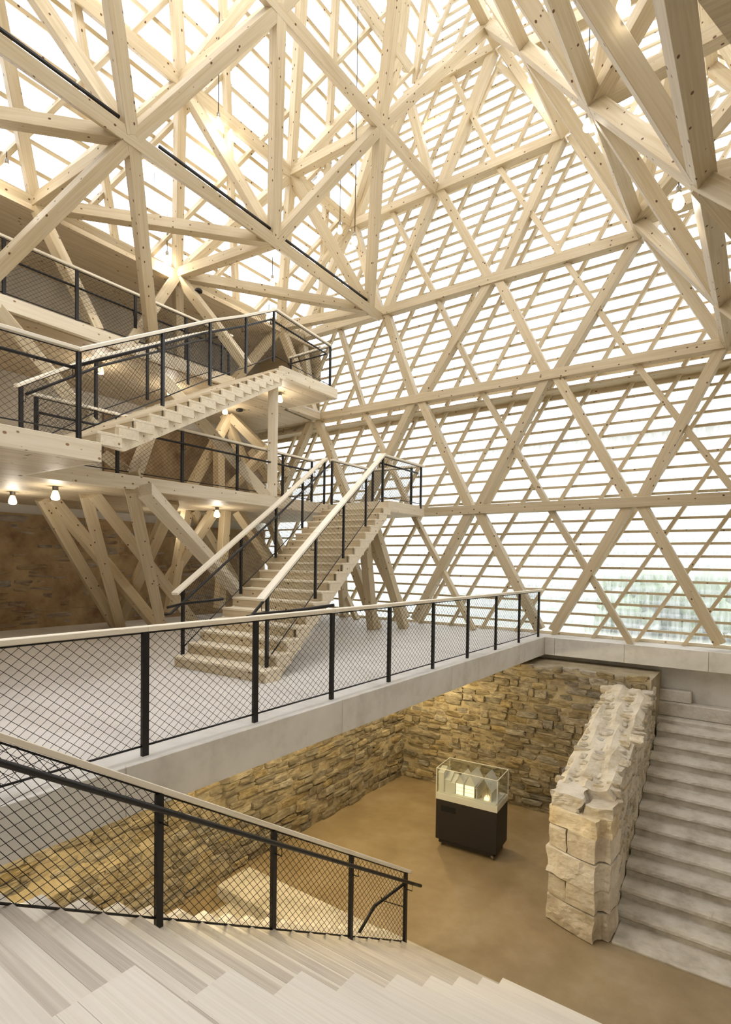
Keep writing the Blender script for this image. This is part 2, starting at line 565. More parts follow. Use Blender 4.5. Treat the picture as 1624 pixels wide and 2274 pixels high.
def roof(side):
    m = 1 if side < 0 else -1
    X = (lambda z: x_left(z)) if side < 0 else (lambda z: x_right(z))
    nrm = NRM_L if side < 0 else NRM_R
    nm = 'ceiling' if side < 0 else 'ceiling_1'
    ridge = box(nm, (RX - .12 + .0, -4.0, 18.0), (RX + .12, 13.1, 18.3), SPRUCE, kind='structure', axis='y')
    # sheets and battens in courses running along the roof
    s = 0.0
    Ls = (18.3 - ZEAVE) / math.sin(math.atan(SL))
    dirx = V((1 if side < 0 else -1, 0, SL)).normalized()
    p0 = V((X(ZEAVE), 0, ZEAVE))
    course = .42
    wave = .19
    while s < Ls:
        a = p0 + dirx * s + nrm * .38
        b = p0 + dirx * min(Ls, s + course + .04) + nrm * .38
        bm = bmesh.new()
        lo, hi = [], []
        n = int(17 / wave * 5)
        for i in range(n + 1):
            y = -4 + 17.05 * i / n
            q = nrm * (.022 * math.sin(2 * math.pi * y / wave))
            lo.append(bm.verts.new(V((a.x, y, a.z)) + q + nrm * .015))
            hi.append(bm.verts.new(V((b.x, y, b.z)) + q - nrm * .015))
        for i in range(n): bm.faces.new((lo[i], lo[i + 1], hi[i + 1], hi[i]))
        to_obj('pane', bm, ROOFSHEET, ridge, smooth=True)
        c = p0 + dirx * (s + .05) + nrm * .32
        beam('batten', (c.x, -4, c.z), (c.x, 13.0, c.z), .07, .06, SPRUCE, ridge, nrm, bev=0)
        s += course
    # rafters of the outer layer: thin ones one way, slender posts the other
    planes = [((1, 0), 12.9), ((-1, 0), 4.0), ((0, -1), 0.0), ((0, 1), Ls)]
    P = lambda y, s, off: p0 + dirx * s + V((0, y, 0)) + nrm * off
    h = 3.15                                     # one lattice row measured up the slope
    for k in range(-26, 28):
        if k % 2 == 0: continue
        q = clip_line((5.0 + .8 * k, 0), (1.65, h), planes)
        if q: beam('rafter', P(*q[0], .22), P(*q[1], .22), .08, .14, SPRUCE, ridge, nrm, bev=0)
    for k in range(-8, 10):
        q = clip_line((6.6 + 3.3 * k, 0), (-1.65, h), planes)
        if q: beam('rafter', P(*q[0], .12), P(*q[1], .12), .12, .16, SPRUCE, ridge, nrm, bev=0)
    # timber lined eaves ledge
    xe, xw = X(ZEAVE), (-13.6 if side < 0 else 4.0)
    lo, hi = sorted((xe - .02 * m, xw)) if True else (0, 0)
    lo, hi = (xw, xe + .0) if side < 0 else (xe, xw)
    for i in range(4):
        a, b = lo + (hi - lo) * i / 4, lo + (hi - lo) * (i + 1) / 4
        box('panel', (a + .004, -4, 8.02), (b - .004, 13.2, 8.12), PANEL, ridge, axis='y')
    return ridge


roof(-1)
roof(1)


# ------------------------------------------------------------------ space frames under the two slopes
def DZ(y): return 8.48 - .036 * (y - 3.35)


def frame_truss(side, label, loc):
    T = thing('roof_truss', label, 'truss', loc)
    mx = (lambda x: x) if side < 0 else (lambda x: 2 * RX - x)
    nr = NRM_L if side < 0 else NRM_R
    dz = DZ if side < 0 else (lambda y: 8.30)
    C = lambda y: V((-10.68 if side < 0 else -.66, y, 5.8))
    Dn = lambda y: V((-8.55 if side < 0 else -2.2, y, dz(y)))
    En = lambda y: V((-6.94 if side < 0 else -3.79, y, 10.92))
    Fn = lambda y: V((mx(RX), y, 13.6))
    N2 = lambda y: V((mx(-11.28), y, 8.2))
    E2 = lambda y: V((mx(-9.6), y, 10.98))
    F2 = lambda y: V((mx(-7.75), y, 14.2))
    G2 = lambda y: V((mx(-6.1), y, 17.0))
    w1 = .21

    def bm_(a, b, w=w1, ext=.0, up=None, trim=.06):
        d = (b - a).normalized()
        beam('beam', a + d * trim, b - d * trim, w, w, SPRUCE, T, up or nr, ext)
    # chords along the roof
    for f in (Dn, En): bm_(f(-3.9), f(12.45))
    if side < 0:
        bm_(Fn(-3.9), Fn(12.45), up=V((0, 0, 1)))
    else:
        bm_(C(-3.9), C(12.45))
    for f in (N2, E2, F2, G2): bm_(f(-3.9), f(12.45))
    ys = dict(D=[-1.5, 1.9, 5.25, 8.5, 11.95], E=[.3, 3.6, 6.94, 10.02], C=[.3, 3.7, 7.12, 10.5], F=[-1.5, 1.9, 5.2, 8.5, 11.9],
              N=[-1.6, 1.8, 5.0, 8.1, 11.5], E2=[.2, 3.5, 6.95, 10.1, 12.4], F2=[-1.5, 1.8, 5.2, 8.5, 12.0], G2=[.2, 3.5, 6.9, 10.2])
    if side > 0: ys['D'][3] = 8.61
    # inner layer diagonals
    for p in ys['D']:
        for q in ys['E']:
            if abs(p - q) < 2.1: bm_(Dn(p), En(q))
    for p in ys['E']:
        for q in ys['F']:
            if abs(p - q) < 2.2: bm_(En(p), Fn(q))
    for p in ys['D']:
        for q in ys['C']:
            if abs(p - q) < 2.1:
                if side < 0 and (p, q) in ((8.5, 7.12), (8.5, 10.5), (11.95, 10.5)):
                    continue
                bm_(Dn(p), C(q))
    # outer layer diagonals
    for fa, a, fb, b in ((N2, 'N', E2, 'E2'), (E2, 'E2', F2, 'F2'), (F2, 'F2', G2, 'G2')):
        for p in ys[a]:
            for q in ys[b]:
                if abs(p - q) < 2.2: bm_(fa(p), fb(q), .19)
    # ties between the layers
    for i in range(5):
        bm_(Dn(ys['D'][i]), N2(ys['N'][i]), up=V((0, 0, 1)))
        if i: bm_(Dn(ys['D'][i]), N2(ys['N'][i - 1]), up=V((0, 0, 1)))
        if i: bm_(Dn(ys['D'][i]), E2(ys['E2'][i - 1]))
    for i in range(4): bm_(En(ys['E'][i]), E2(ys['E2'][i]), up=V((0, 0, 1)))
    return T


lt = frame_truss(-1, 'double layer timber space frame under the left glazed slope, black strips on one chord', (-8.55, 5, 8))
rt = frame_truss(1, 'double layer timber space frame under the right glazed slope, nearest to the camera', (-2.17, 5, 8))
for y0, y1 in ((3.0, 5.0), (5.7, 8.3), (8.75, 11.75)):
    beam('light_strip', (-8.46, y0, DZ(y0) + .125), (-8.46, y1, DZ(y1) + .125), .05, .04, STEEL, lt)
# struts from the eaves node down to the upper gallery and the wall
for a, b in [((-11.28, 5.0, 8.2), (-10.399, 5.704, 5.900)), ((-11.28, 8.1, 8.2), (-9.466, 8.633, 5.900)), ((-11.28, 8.1, 8.2), (-10.363, 6.373, 5.900)),
             ((-11.28, 11.5, 8.2), (-10.7, 12.3, 5.9)), ((-11.28, 8.1, 8.2), (-12.8, 9.3, 5.9)), ((-11.28, 11.5, 8.2), (-12.5, 10.2, 5.9))]:
    beam('strut', a, b, .2, .2, SPRUCE, lt, (0, 1, 0))
# right hand continuation below the lowest chord
for a, b in [((-.66, 7.12, 5.8), (2.6, 7.6, 5.8)), ((-.66, 3.7, 5.8), (2.6, 4.2, 5.8)), ((-.66, 10.5, 5.8), (2.6, 11, 5.8)),
             ((-.66, 7.12, 5.8), (1.6, 5.6, 2.9)), ((-.66, 7.12, 5.8), (1.6, 9.0, 2.9)), ((-.66, 10.5, 5.8), (1.6, 9.0, 2.9))]:
    beam('strut', a, b, .21, .21, SPRUCE, rt, (0, 0, 1))

sq = thing('gallery_floor', 'dark underside of a timber deck at the upper right corner, nearest the camera', 'gallery', (1.5, 4.0, 5.8))
for i_ in range(4):
    y0_, y1_ = 5.35 - .55 * (i_ + 1), 5.35 - .55 * i_
    prism('soffit_plank', [(-.33 - .55 * (i_ + 1) * .33, y0_ + .003, 5.74), (3.9, y0_ + .003, 5.74), (3.9, y1_ - .003, 5.74), (-.33 - .55 * i_ * .33, y1_ - .003, 5.74)], (0, 0, .1), PANEL, sq)
# ------------------------------------------------------------------ galleries


def deck(name, label, x0, x1, y0, y1, zt, edges, plankdir='y', n=None, th=.24):
    """timber floor: soffit planks, top boards and pale edge beams"""
    t = thing(name, label, 'gallery', ((x0 + x1) / 2, (y0 + y1) / 2, zt - th))
    n = n or max(2, int((x1 - x0) / .6))
    for i in range(n):
        a, b = x0 + (x1 - x0) * i / n, x0 + (x1 - x0) * (i + 1) / n
        box('soffit_plank', (a + .003, y0, zt - th + .01), (b - .003, y1, zt - .06), PANEL, t, axis='y')
    box('floor_deck', (x0, y0, zt - .06), (x1, y1, zt), GREYWOOD, t)
    for e in edges:
        (xa, ya), (xb, yb) = e
        beam('edge_beam', (xa, ya, zt - th / 2 + .01), (xb, yb, zt - th / 2 + .01), .1, th, PALE, t, (0, 0, 1))
    return t


gb = deck('gallery_floor', 'lower timber gallery with pale edge beam and lamps on its soffit', -13.6, -8.9, -3.9, 12.3, 3.02,
          [((-8.87, 3.68), (-8.87, 10.72))])
lb = deck('stair_landing', 'small landing where the front staircase meets the lower gallery', -8.9, -7.12, 10.78, 12.38, 3.02,
          [((-7.1, 10.75), (-7.1, 12.4)), ((-8.9, 10.78), (-7.1, 10.78))], n=3)
pb = deck('stair_platform', 'pale platform at the foot of the upper flying staircase', -8.9, -6.78, -3.9, 3.7, 3.02,
          [((-6.75, -3.9), (-6.75, 3.74)), ((-8.9, 3.7), (-6.75, 3.7))], n=4)
gc = deck('gallery_floor', 'upper timber gallery under the eaves, higher of the two galleries', -13.6, -10.45, -3.9, 12.3, 5.9,
          [((-10.32, -3.9), (-10.34, 9.0)), ((-10.6, 11.0), (-10.78, 12.42))])
lc = deck('stair_landing', 'triangular-nosed landing at the head of the upper flying staircase', -10.5, -8.86, 9.05, 10.95, 5.9,
          [((-8.82, 9.0), (-8.84, 11.0)), ((-8.84, 10.98), (-10.6, 11.0))], n=4)


# ------------------------------------------------------------------ staircases
def staircase(label, A, B, width, n, skew_left, loc):
    """A: right front corner at the bottom, B: right front corner at the top; treads stay parallel to X"""
    A, B = V(A), V(B)
    t = thing('staircase', label, 'staircase', loc)
    rise = (B.z - A.z) / n
    tr = (B.y - A.y) / (n - 1)
    dx = (B.x - A.x) / (n - 1)
    for i in range(n):
        y0, x0 = A.y + tr * i, A.x + dx * i
        z1 = A.z + rise * (i + 1)
        box('riser', (x0 - width, y0, z1 - rise + .002), (x0, y0 + .03, z1 - .03), SPRUCE, t, bev=.002)
        if i < n - 1:
            box('tread', (x0 - width - .01, y0 - .012, z1 - .035), (x0 + .0, y0 + tr + .03, z1), PALE, t, bev=.003)
        # end block closing the step at the side
        poly = [(x0, y0, z1 - .036), (x0, y0 + tr, z1 - .036), (x0, y0 + tr, z1 - rise), (x0, y0, z1 - rise)]
        if i < n - 1: prism('side_cheek', [(p[0] - .05, p[1], p[2]) for p in poly], (.049, 0, 0), PALE, t)
    for s in (0, 1):
        off = -.062 if s == 0 else -width + .062
        a0 = V((A.x + off, A.y, A.z))
        ex = V((dx / tr, 1, 0))
        L = B.y - A.y
        sl = (B.z - A.z - rise) / L
        dep = .42
        H_ = B.z - A.z
        pts = [a0, a0 + ex * .46, a0 + ex * (L + .02) + V((0, 0, H_ - dep + .02)), a0 + ex * (L + .02) + V((0, 0, H_ - rise + .01)), a0 + V((0, 0, .012))]
        prism('stringer', pts, (.06 if s == 0 else -.06, 0, 0), PALE, t)
    return t


staircase('pale timber staircase rising from the concrete floor to the lower gallery', (-5.27, 5.14, 0), (-7.12, 10.78, 3.02), 1.9, 19, 1, (-6, 8, 0))
staircase('upper flying timber staircase between the two galleries, seen side on', (-6.74, 3.72, 3.02), (-8.82, 9.05, 5.9), 1.95, 18, 1, (-8, 6, 3))


# ------------------------------------------------------------------ railings
def net(parent, P, Q, v0, v1, cw=.092, ch=.075, r=.0022):
    """diamond wire net between two posts, sheared along with the slope"""
    P, Q = V(P), V(Q)
    L = V((Q.x - P.x, Q.y - P.y, 0)).length
    if L < .1: return
    bm = bmesh.new()
    H = v1 - v0
    sl = ch / cw
    planes = [((1, 0), L), ((-1, 0), 0.0), ((0, 1), H), ((0, -1), 0.0)]

    def W(u, v):
        f = u / L
        return V((P.x + (Q.x - P.x) * f, P.y + (Q.y - P.y) * f, P.z + (Q.z - P.z) * f + v0 + v))
    k0 = int(H / ch) + 1
    for k in range(-k0, int(L / cw) + k0 + 2):
        for s in (1, -1):
            u0 = k * cw + (0 if s > 0 else 0)
            t0, t1 = 0, H
            ua, ub = u0, u0 + s * H / sl
            c = None
            # clip in u
            va, vb = 0.0, H
            if s > 0:
                if ua < 0: va = -ua * sl; ua = 0
                if ub > L: vb = H - (ub - L) * sl; ub = L
            else:
                if ua > L: va = (ua - L) * sl; ua = L
                if ub < 0: vb = H + ub * sl; ub = 0
            if vb - va < .02 or ua < -1e-6 or ua > L + 1e-6: continue
            ring_tube(bm, [W(ua, va), W(ub, vb)], r, 3, False)
    to_obj('wire_net', bm, WIRE, parent, 'stuff')


def railing(label, posts, height=1.05, rail=True, over=(.1, .1), loc=None, postw=.058, postd=.036, toprail_w=.085, net_r=.0023,
            hand=None, hand_side=1, mesh=True, group=None, rail_pts=None):
    """posts: base points in order; a wooden cap, a thin lower and upper steel bar and a net per bay"""
    ps = [V(p) for p in posts]
    t = thing('railing', label, 'railing', loc or ps[0], group)
    for i, p in enumerate(ps):
        q = ps[i + 1] if i < len(ps) - 1 else ps[i - 1]
        d = V((q.x - p.x, q.y - p.y, 0))
        M, _ = frame(p - V((0, 0, .03)), p + V((0, 0, height - .05)), d)
        Lz = height - .02
        link('post', with_mat(box_mesh(Lz, postd, postw, .003), STEEL), None, t, M)
    if rail:
        for a, b in zip(ps, ps[1:]):
            d = (b - a).normalized()
            up = V((0, 0, 1))
            ea = over[0] if a is ps[0] else 0
            eb = over[1] if b is ps[-1] else 0
            A, B = a + up * (height - .02) - d * ea, b + up * (height - .02) + d * eb
            beam('top_rail', A, B, toprail_w, .042, RAILWOOD, t, (0, 0, 1), ext=.0)
    for a, b in zip(ps, ps[1:]):
        up = V((0, 0, 1))
        tube('lower_bar', [a + up * .085, b + up * .085], .009, STEEL, t, 6)
        tube('upper_bar', [a + up * (height - .055), b + up * (height - .055)], .007, STEEL, t, 6)
        if mesh: net(t, a, b, .09, height - .055, r=net_r)
    if hand:
        h, off, ext0, ext1 = hand
        pts = []
        for i, p in enumerate(ps):
            d = (ps[min(i + 1, len(ps) - 1)] - ps[max(i - 1, 0)])
            d2 = V((d.x, d.y, 0)).normalized()
            nrm = V((d2.y, -d2.x, 0)) * hand_side
            pts.append(p + nrm * off + V((0, 0, h)))
            c = p + nrm * (off * .95) + V((0, 0, h - .02))
            tube('bracket', [p + V((0, 0, h - .1)), p + nrm * off * .95 + V((0, 0, h - .1)), c], .006, STEEL, t, 6)
        d0 = (pts[0] - pts[1]).normalized(); d1 = (pts[-1] - pts[-2]).normalized()
        if ext0: pts = [pts[0] + d0 * ext0 + V((d0.x, d0.y, 0)) * .12, pts[0] + d0 * ext0] + pts
        if ext1: pts = pts + [pts[-1] + d1 * ext1]
        tube('handrail', pts, .021, STEEL, t, 8)
    return t


ys = [-1.0, .2, 1.42, 2.64, 3.85, 5.05, 6.27, 7.49, 8.71, 9.93, 11.15, 12.36]
railing('long black mesh balustrade with pale cap along the concrete slab edge', [(-4.07, y, 0) for y in ys], 1.06, loc=(-4.07, 6, 0), over=(.1, .14))
sp = []
for y in (-.05, 1.15, 2.36, 3.58, 4.85, 6.13):
    sp.append((-3.33 - .055 * y, y, -1.05 - .62 * (y - 2.36) if y > .7 else -.02))
sp[0] = (-3.33, -.4, -.02); sp[1] = (-3.39, 1.12, -.28)
railing('sloping black mesh railing with pale cap on the foreground cellar stairs', sp, 1.04, hand=(.88, .1, 0, .28), hand_side=1, net_r=.0026, loc=(-3.5, 3, -1.5))
A1 = [(-5.46, 5.37, .16), (-5.94, 6.92, 1.03), (-6.33, 8.15, 1.7), (-6.7, 9.36, 2.37), (-7.06, 10.5, 3.0)]
rr_ = railing('right-hand railing of the front staircase, wide pale cap', A1, 1.05, over=(.22, .05), hand=(.86, .09, .3, 0), hand_side=-1, toprail_w=.12)
A2 = [(-7.3, 5.38, .16), (-7.69, 6.9, 1.03), (-7.99, 8.08, 1.7), (-8.27, 9.17, 2.36), (-8.55, 10.24, 3.0)]
lr_ = railing('left-hand railing of the front staircase, wide pale cap', A2, 1.05, over=(.22, .05), hand=(.86, .09, .45, .1), hand_side=1, toprail_w=.12)
tube('handrail_return', [(-7.007, 4.900, 0.910), (-6.731, 4.950, 0.975), (-6.034, 5.100, 1.073)], .02, STEEL, lr_)
tube('handrail_return', [(-5.200, 4.900, 0.931), (-4.677, 4.950, 0.995), (-4.088, 5.100, 1.096)], .02, STEEL, rr_)
railing('short railing guarding the landing above the front staircase', [(-7.06, 10.5, 3.0), (-7.05, 12.2, 3.0)], 1.05, over=(.03, .12), hand=(.86, -.09, 0, 0))
railing('railing across the lower landing against the lattice', [(-8.45, 10.4, 3.0), (-8.45, 12.1, 3.0), (-7.3, 12.15, 3.0)], 1.05, over=(.03, .03))
railing('railing along the lower gallery edge behind the upright timber', [(-9.0, 4.0, 3.02), (-9.0, 5.3, 3.02), (-9.0, 6.6, 3.02), (-9.0, 7.95, 3.02), (-9.0, 9.3, 3.02), (-9.0, 10.3, 3.02)], 1.05,
        hand=(.75, .1, 0, 0))
B1 = [(-6.73, 3.47, 3.03), (-7.28, 4.99, 3.89), (-7.72, 6.2, 4.58), (-8.15, 7.39, 5.2), (-8.57, 8.54, 5.84)]
railing('near railing of the upper flying staircase', B1, 1.08, over=(.03, .02), hand=(.86, .09, 0, 0), hand_side=-1)
B2 = [(-8.55, 3.6, 3.05), (-9.01, 4.93, 3.92), (-9.46, 6.16, 4.6), (-9.89, 7.38, 5.29), (-10.36, 8.66, 5.97)]
railing('far railing of the upper flying staircase', B2, 1.0, over=(.1, .05), hand=(.83, .09, 0, .2), hand_side=1)
railing('railing round the upper landing over the staircase head', [(-8.57, 8.54, 5.86), (-8.92, 10.85, 5.9), (-10.3, 10.9, 5.9)], 1.08, over=(.02, .05), hand=(.86, .09, 0, 0), hand_side=-1)
railing('railing on the platform below the upper staircase, leftmost', [(-6.85, -1.2, 3.02), (-6.83, .4, 3.02), (-6.8, 1.95, 3.02), (-6.73, 3.47, 3.03)], 1.08, over=(.1, .03), hand=(.86, .09, 0, 0), hand_side=-1)
railing('railing along the upper gallery under the eaves', [(-10.4, y, 5.9) for y in (.2, 1.5, 2.8, 4.12, 5.33, 6.5, 7.7, 8.9)], 1.02, hand=(.7, .08, 0, 0), hand_side=-1)

# wall-side handrail loop behind the foreground railing
hl = thing('handrail', 'bent black handrail behind the last bay of the foreground mesh railing', 'handrail', (-3.75, 5.6, -2.5))
tube('rail_tube', [(-3.66, 6.13, -2.52), (-3.780, 5.587, -2.607), (-3.820, 5.231, -2.866)], .02, STEEL, hl)
tube('bracket', [(-3.750, 5.679, -2.529), (-3.750, 5.720, -2.594), (-3.680, 6.149, -2.868)], .006, STEEL, hl, 6)

# ------------------------------------------------------------------ trestles of raking timbers under the galleries
tr1 = thing('timber_trestle', 'raking timber trestle carrying the lower gallery, before the dark stone wall', 'trestle', (-12, 7.5, 0))
for a, b in [((-11.856, 5.367, 2.790), (-12.404, 7.285, 0.000)), ((-11.746, 5.515, 2.790), (-11.716, 7.925, 0.000)), ((-10.319, 5.451, 2.790), (-12.330, 7.354, 0.000)),
             ((-10.107, 5.489, 2.790), (-11.030, 8.561, 0.000)), ((-8.848, 5.467, 2.790), (-11.189, 7.685, 0.000)), 
             ((-9.750, 6.941, 2.790), (-12.979, 7.670, 0.000))]:
    beam('strut', a, b, .22, .22, SPRUCE, tr1, (0, -1, .3))
beam('strut', (-8.692, 5.622, 2.790), (-11.209, 10.881, 0.000), .25, .25, PALE, tr1, (0, -1, .3))
tr2 = thing('timber_trestle', 'second raking trestle deeper under the lower gallery, glowing in lamp light', 'trestle', (-11, 10.5, 0))
for a, b in [((-11.3, 8.6, 2.79), (-11.252, 9.894, 1.048)), ((-10.75, 8.8, 2.79), (-11.818, 8.261, 1.062)), ((-10.6, 9.0, 2.79), (-10.617, 8.853, 0.462)),
             ((-10.4, 9.2, 2.79), (-9.902, 10.010, 1.426)), ((-11.4, 8.5, 2.79), (-11.589, 8.155, 0.337))]:
    beam('strut', a, b, .2, .2, SPRUCE, tr2, (0, -1, .3))
tr3 = thing('timber_trestle', 'pair of raking props under the head of the front staircase', 'trestle', (-7.7, 11.5, 0))
for a, b in [((-7.4, 10.6, 2.6), (-7.136, 11.657, 0.000)), ((-7.5, 10.4, 2.4), (-7.604, 10.979, 0.000)), ((-8.7, 10.9, 2.7), (-7.575, 11.128, 0.000)),
             ((-8.7, 11.0, 2.7), (-9.987, 12.950, 0.000)), ((-8.8, 11.8, 2.7), (-10.5, 11.9, 0))]:
    beam('strut', a, b, .2, .2, SPRUCE, tr3, (0, -1, .2))
up1 = thing('timber_trestle', 'upright post with raking struts between the two galleries', 'trestle', (-9, 9, 3))
for a, b, ww in [((-8.93, 8.9, 3.02), (-8.93, 8.9, 5.68), .22), ((-8.97, 8.75, 3.04), (-9.6, 6.6, 5.1), .22),
             ((-8.960, 5.578, 3.020), (-10.907, 7.168, 4.300), .2), ((-9.037, 5.652, 3.020), (-10.061, 5.722, 3.500), .2),
             ((-10.400, 4.060, 5.670), (-9.000, 4.917, 3.730), .2)]:
    beam('strut', a, b, ww, ww, PALE if ww == .22 else SPRUCE, up1, (1, -1, 0))
up2 = thing('timber_trestle', 'cluster of raking struts behind the mesh of the lower gallery', 'trestle', (-12, 10.5, 3))
for a, b in [((-12.126, 10.403, 5.566), (-12.491, 9.072, 2.931)), ((-12.086, 10.432, 5.567), (-10.621, 11.180, 3.984)), ((-12.297, 10.406, 5.628), (-11.322, 10.778, 3.274)),
             ((-11.945, 9.899, 5.014), (-11.872, 9.876, 2.734)), ((-11.038, 10.904, 4.675), (-12.289, 9.958, 3.060)), ((-10.875, 11.462, 3.130), (-11.736, 10.898, 4.685))]:
    beam('strut', a, b, .22, .22, SPRUCE, up2, (0, -1, .2))

# ------------------------------------------------------------------ masonry
_st = []
for i in range(14):
    bm = bmesh.new()
    bmesh.ops.create_icosphere(bm, subdivisions=2, radius=1)
    sd = V((i * 3.7, i * 1.3, i * 2.1))
    for v in bm.verts:
        c = v.co
        q = V([math.copysign(abs(k) ** .45, k) for k in c])
        q /= max(abs(q.x), abs(q.y), abs(q.z)) ** .55
        q *= 1 + .2 * noise.noise(c * 1.3 + sd) + .1 * noise.noise(c * 3.5 + sd)
        v.co = q * .5
    me = bpy.data.meshes.new('stone')
    bm.to_mesh(me); bm.free()
    _st.append(me)


def stones(parent, o, u, v, nrm, W, H, sw, sh, m, proud=(.02, .06), depth=.16, skip=None, seed=1, cap=298, gap=.02, maxw=1e9):
    """coursed rubble in the plane o + a u + b v; past the cap the smaller ones go into one joined part"""
    r = random.Random(seed)
    o, u, v, nrm = V(o), V(u).normalized(), V(v).normalized(), V(nrm).normalized()
    todo = []
    b = 0
    while b < H - .03:
        h = r.uniform(*sh)
        a = -r.uniform(0, sw[0])
        while a < W:
            l = r.uniform(*sw)
            if r.random() < .18: l *= .5
            hh = h * r.uniform(.75, 1.1)
            ca, cb = a + l / 2, b + h / 2 + r.uniform(-.02, .02)
            if 0 < ca < W and not (skip and skip(ca, cb)):
                todo.append((l * hh, ca, cb, l - gap, hh - gap, r.uniform(*proud), r.uniform(-.1, .1), r.randrange(14)))
            a += l
        b += h
    todo.sort(reverse=True)
    R = Matrix((u, nrm, v)).transposed().to_4x4()
    rest = bmesh.new()
    for i, (_, ca, cb, l, hh, pr, tw, k) in enumerate(todo):
        M = Matrix.Translation(o + u * ca + v * cb + nrm * (pr - depth / 2)) @ R @ Matrix.Rotation(tw, 4, 'Y') @ Matrix.Diagonal((l * 1.08, depth, hh * 1.08, 1))
        if i < cap: link('stone', with_mat(_st[k], m), None, parent, M)
        else:
            c = bmesh.new(); c.from_mesh(_st[k]); c.transform(M)
            tmp = bpy.data.meshes.new('t'); c.to_mesh(tmp); c.free(); rest.from_mesh(tmp); bpy.data.meshes.remove(tmp)
    if len(rest.verts): to_obj('stone', rest, m, parent, 'stuff')
    else: rest.free()


def rough_slab(name, o, u, v, nrm, W, H, th, m, kind, amp=.03, res=.12, f=None):
    """a wall face with an uneven surface; f(a, b) pushes it out"""
    o, u, v, nrm = V(o), V(u).normalized(), V(v).normalized(), V(nrm).normalized()
    na, nb = max(2, int(W / res)), max(2, int(H / res))
    bm = bmesh.new()
    g = []
    for j in range(nb + 1):
        row = []
        for i in range(na + 1):
            a, b = W * i / na, H * j / nb
            p = o + u * a + v * b
            p = p + nrm * (amp * noise.noise(p * 2.3) + amp * .5 * noise.noise(p * 6) + (f(a, b) if f else 0))
            row.append(bm.verts.new(p))
        g.append(row)
    for j in range(nb):
        for i in range(na): bm.faces.new((g[j][i], g[j][i + 1], g[j + 1][i + 1], g[j + 1][i]))
    ring = g[0] + [r_[-1] for r_ in g[1:]] + g[-1][-2::-1] + [r_[0] for r_ in g[-2:0:-1]]
    bk = [bm.verts.new(p.co - nrm * ((p.co - o).dot(nrm) + th)) for p in ring]
    n = len(ring)
    for i in range(n): bm.faces.new((ring[i], bk[i], bk[(i + 1) % n], ring[(i + 1) % n]))
    bm.faces.new(bk)
    return to_obj(name, bm, m, None, kind, smooth=False)


# cellar back wall under the facade: rubble with a thick ledge on top
bw = rough_slab('wall_back_2', (-7.4, 11.45, BASE), (1, 0, 0), (0, 0, 1), (0, -1, 0), 5.75, 3.0, 1.25, MORTAR, 'structure')
stones(bw, (-7.4, 11.45, BASE), (1, 0, 0), (0, 0, 1), (0, -1, 0), 5.7, 2.96, (.18, .46), (.08, .17), STONE, seed=3, proud=(.0, .075), gap=.012)
# cellar side wall below the slab, with a sloping footing ledge nearer the stairs
ww = rough_slab('wall_left_1', (-7.0, -3.0, BASE), (0, 1, 0), (0, 0, 1), (1, 0, 0), 14.6, 3.1, 1.2, MORTAR, 'structure')
stones(ww, (-7.0, 1.5, BASE), (0, 1, 0), (0, 0, 1), (1, 0, 0), 10.1, 2.4, (.18, .5), (.08, .19), STONE, seed=5, proud=(.0, .075), gap=.012)


fu = V((-.055, 1, 0)).normalized()
fw = rough_slab('wall_left_2', (-6.58, -1.0, BASE), fu, (-.06, 0, 1), (1, .055, .06), 7.3, 1.08, .9, MORTAR, 'structure', amp=.05)
stones(fw, (-6.67, .6, BASE), fu, (-.06, 0, 1), (1, .055, .06), 5.6, 1.06, (.2, .5), (.09, .18), STONE, seed=8, proud=(.01, .05))
tw_ = rough_slab('wall_left_5', (-6.62, -1.0, BASE + 1.04), fu, (-.55, 0, .8), (.8, 0, .55), 7.3, .8, .5, MORTAR, 'structure', amp=.06)
stones(tw_, (-6.70, .6, BASE + 1.06), fu, (-.55, 0, .8), (.8, 0, .55), 5.6, .75, (.4, .95), (.2, .38), MORTAR, seed=9, proud=(-.03, .03), depth=.2)
# plastered rubble beyond the slab, under the lower gallery
dw = rough_slab('wall_left_3', (-13.45, -3.5, 0), (0, 1, 0), (0, 0, 1), (1, 0, 0), 16.6, 2.58, .12, REDSTONE, 'structure', amp=.03, res=.2)
stones(dw, (-13.45, 2.5, 0.05), (0, 1, 0), (0, 0, 1), (1, 0, 0), 8.5, 2.45, (.2, .75), (.07, .2), REDSTONE, seed=12, proud=(-.02, .02), gap=.03)
dw2 = rough_slab('wall_left_4', (-13.5, 7.6, 3.02), (0, 1, 0), (0, 0, 1), (1, 0, 0), 5.6, 2.3, .08, REDSTONE, 'structure', amp=.03, res=.2)


# broken wall beside the old steps, falling from the back ledge to the dressed pier
def wtop(y): return -.62 - (11.6 - y) * .30 if y < 11.6 else -.6


bm = bmesh.new()
sec = []
ny = 34
for j in range(ny + 1):
    y = 8.35 + (11.75 - 8.35) * j / ny
    zt = wtop(y)
    xl, xr = -2.42, -1.62
    ring = []
    for t in range(7): ring.append((xl, BASE + (zt - .08 - BASE) * t / 6))
    for t in range(1, 8): ring.append((xl + (xr - xl) * t / 8, zt + .03 * math.sin(t * 2 + y * 3)))
    for t in range(7): ring.append((xr, zt - .08 - (zt - .08 - BASE) * t / 6))
    rr = []
    for x, z_ in ring:
        p = V((x, y, z_))
        k = V((noise.noise(p * 3), noise.noise(p * 3 + V((9, 1, 4))), noise.noise(p * 3 + V((2, 7, 5))))) * .038
        rr.append(bm.verts.new(p + (k if z_ > BASE + .01 else V())))
    sec.append(rr)
for A, B in zip(sec, sec[1:]):
    for i in range(len(A) - 1): bm.faces.new((A[i], B[i], B[i + 1], A[i + 1]))
bm.faces.new(sec[0]); bm.faces.new(sec[-1][::-1])
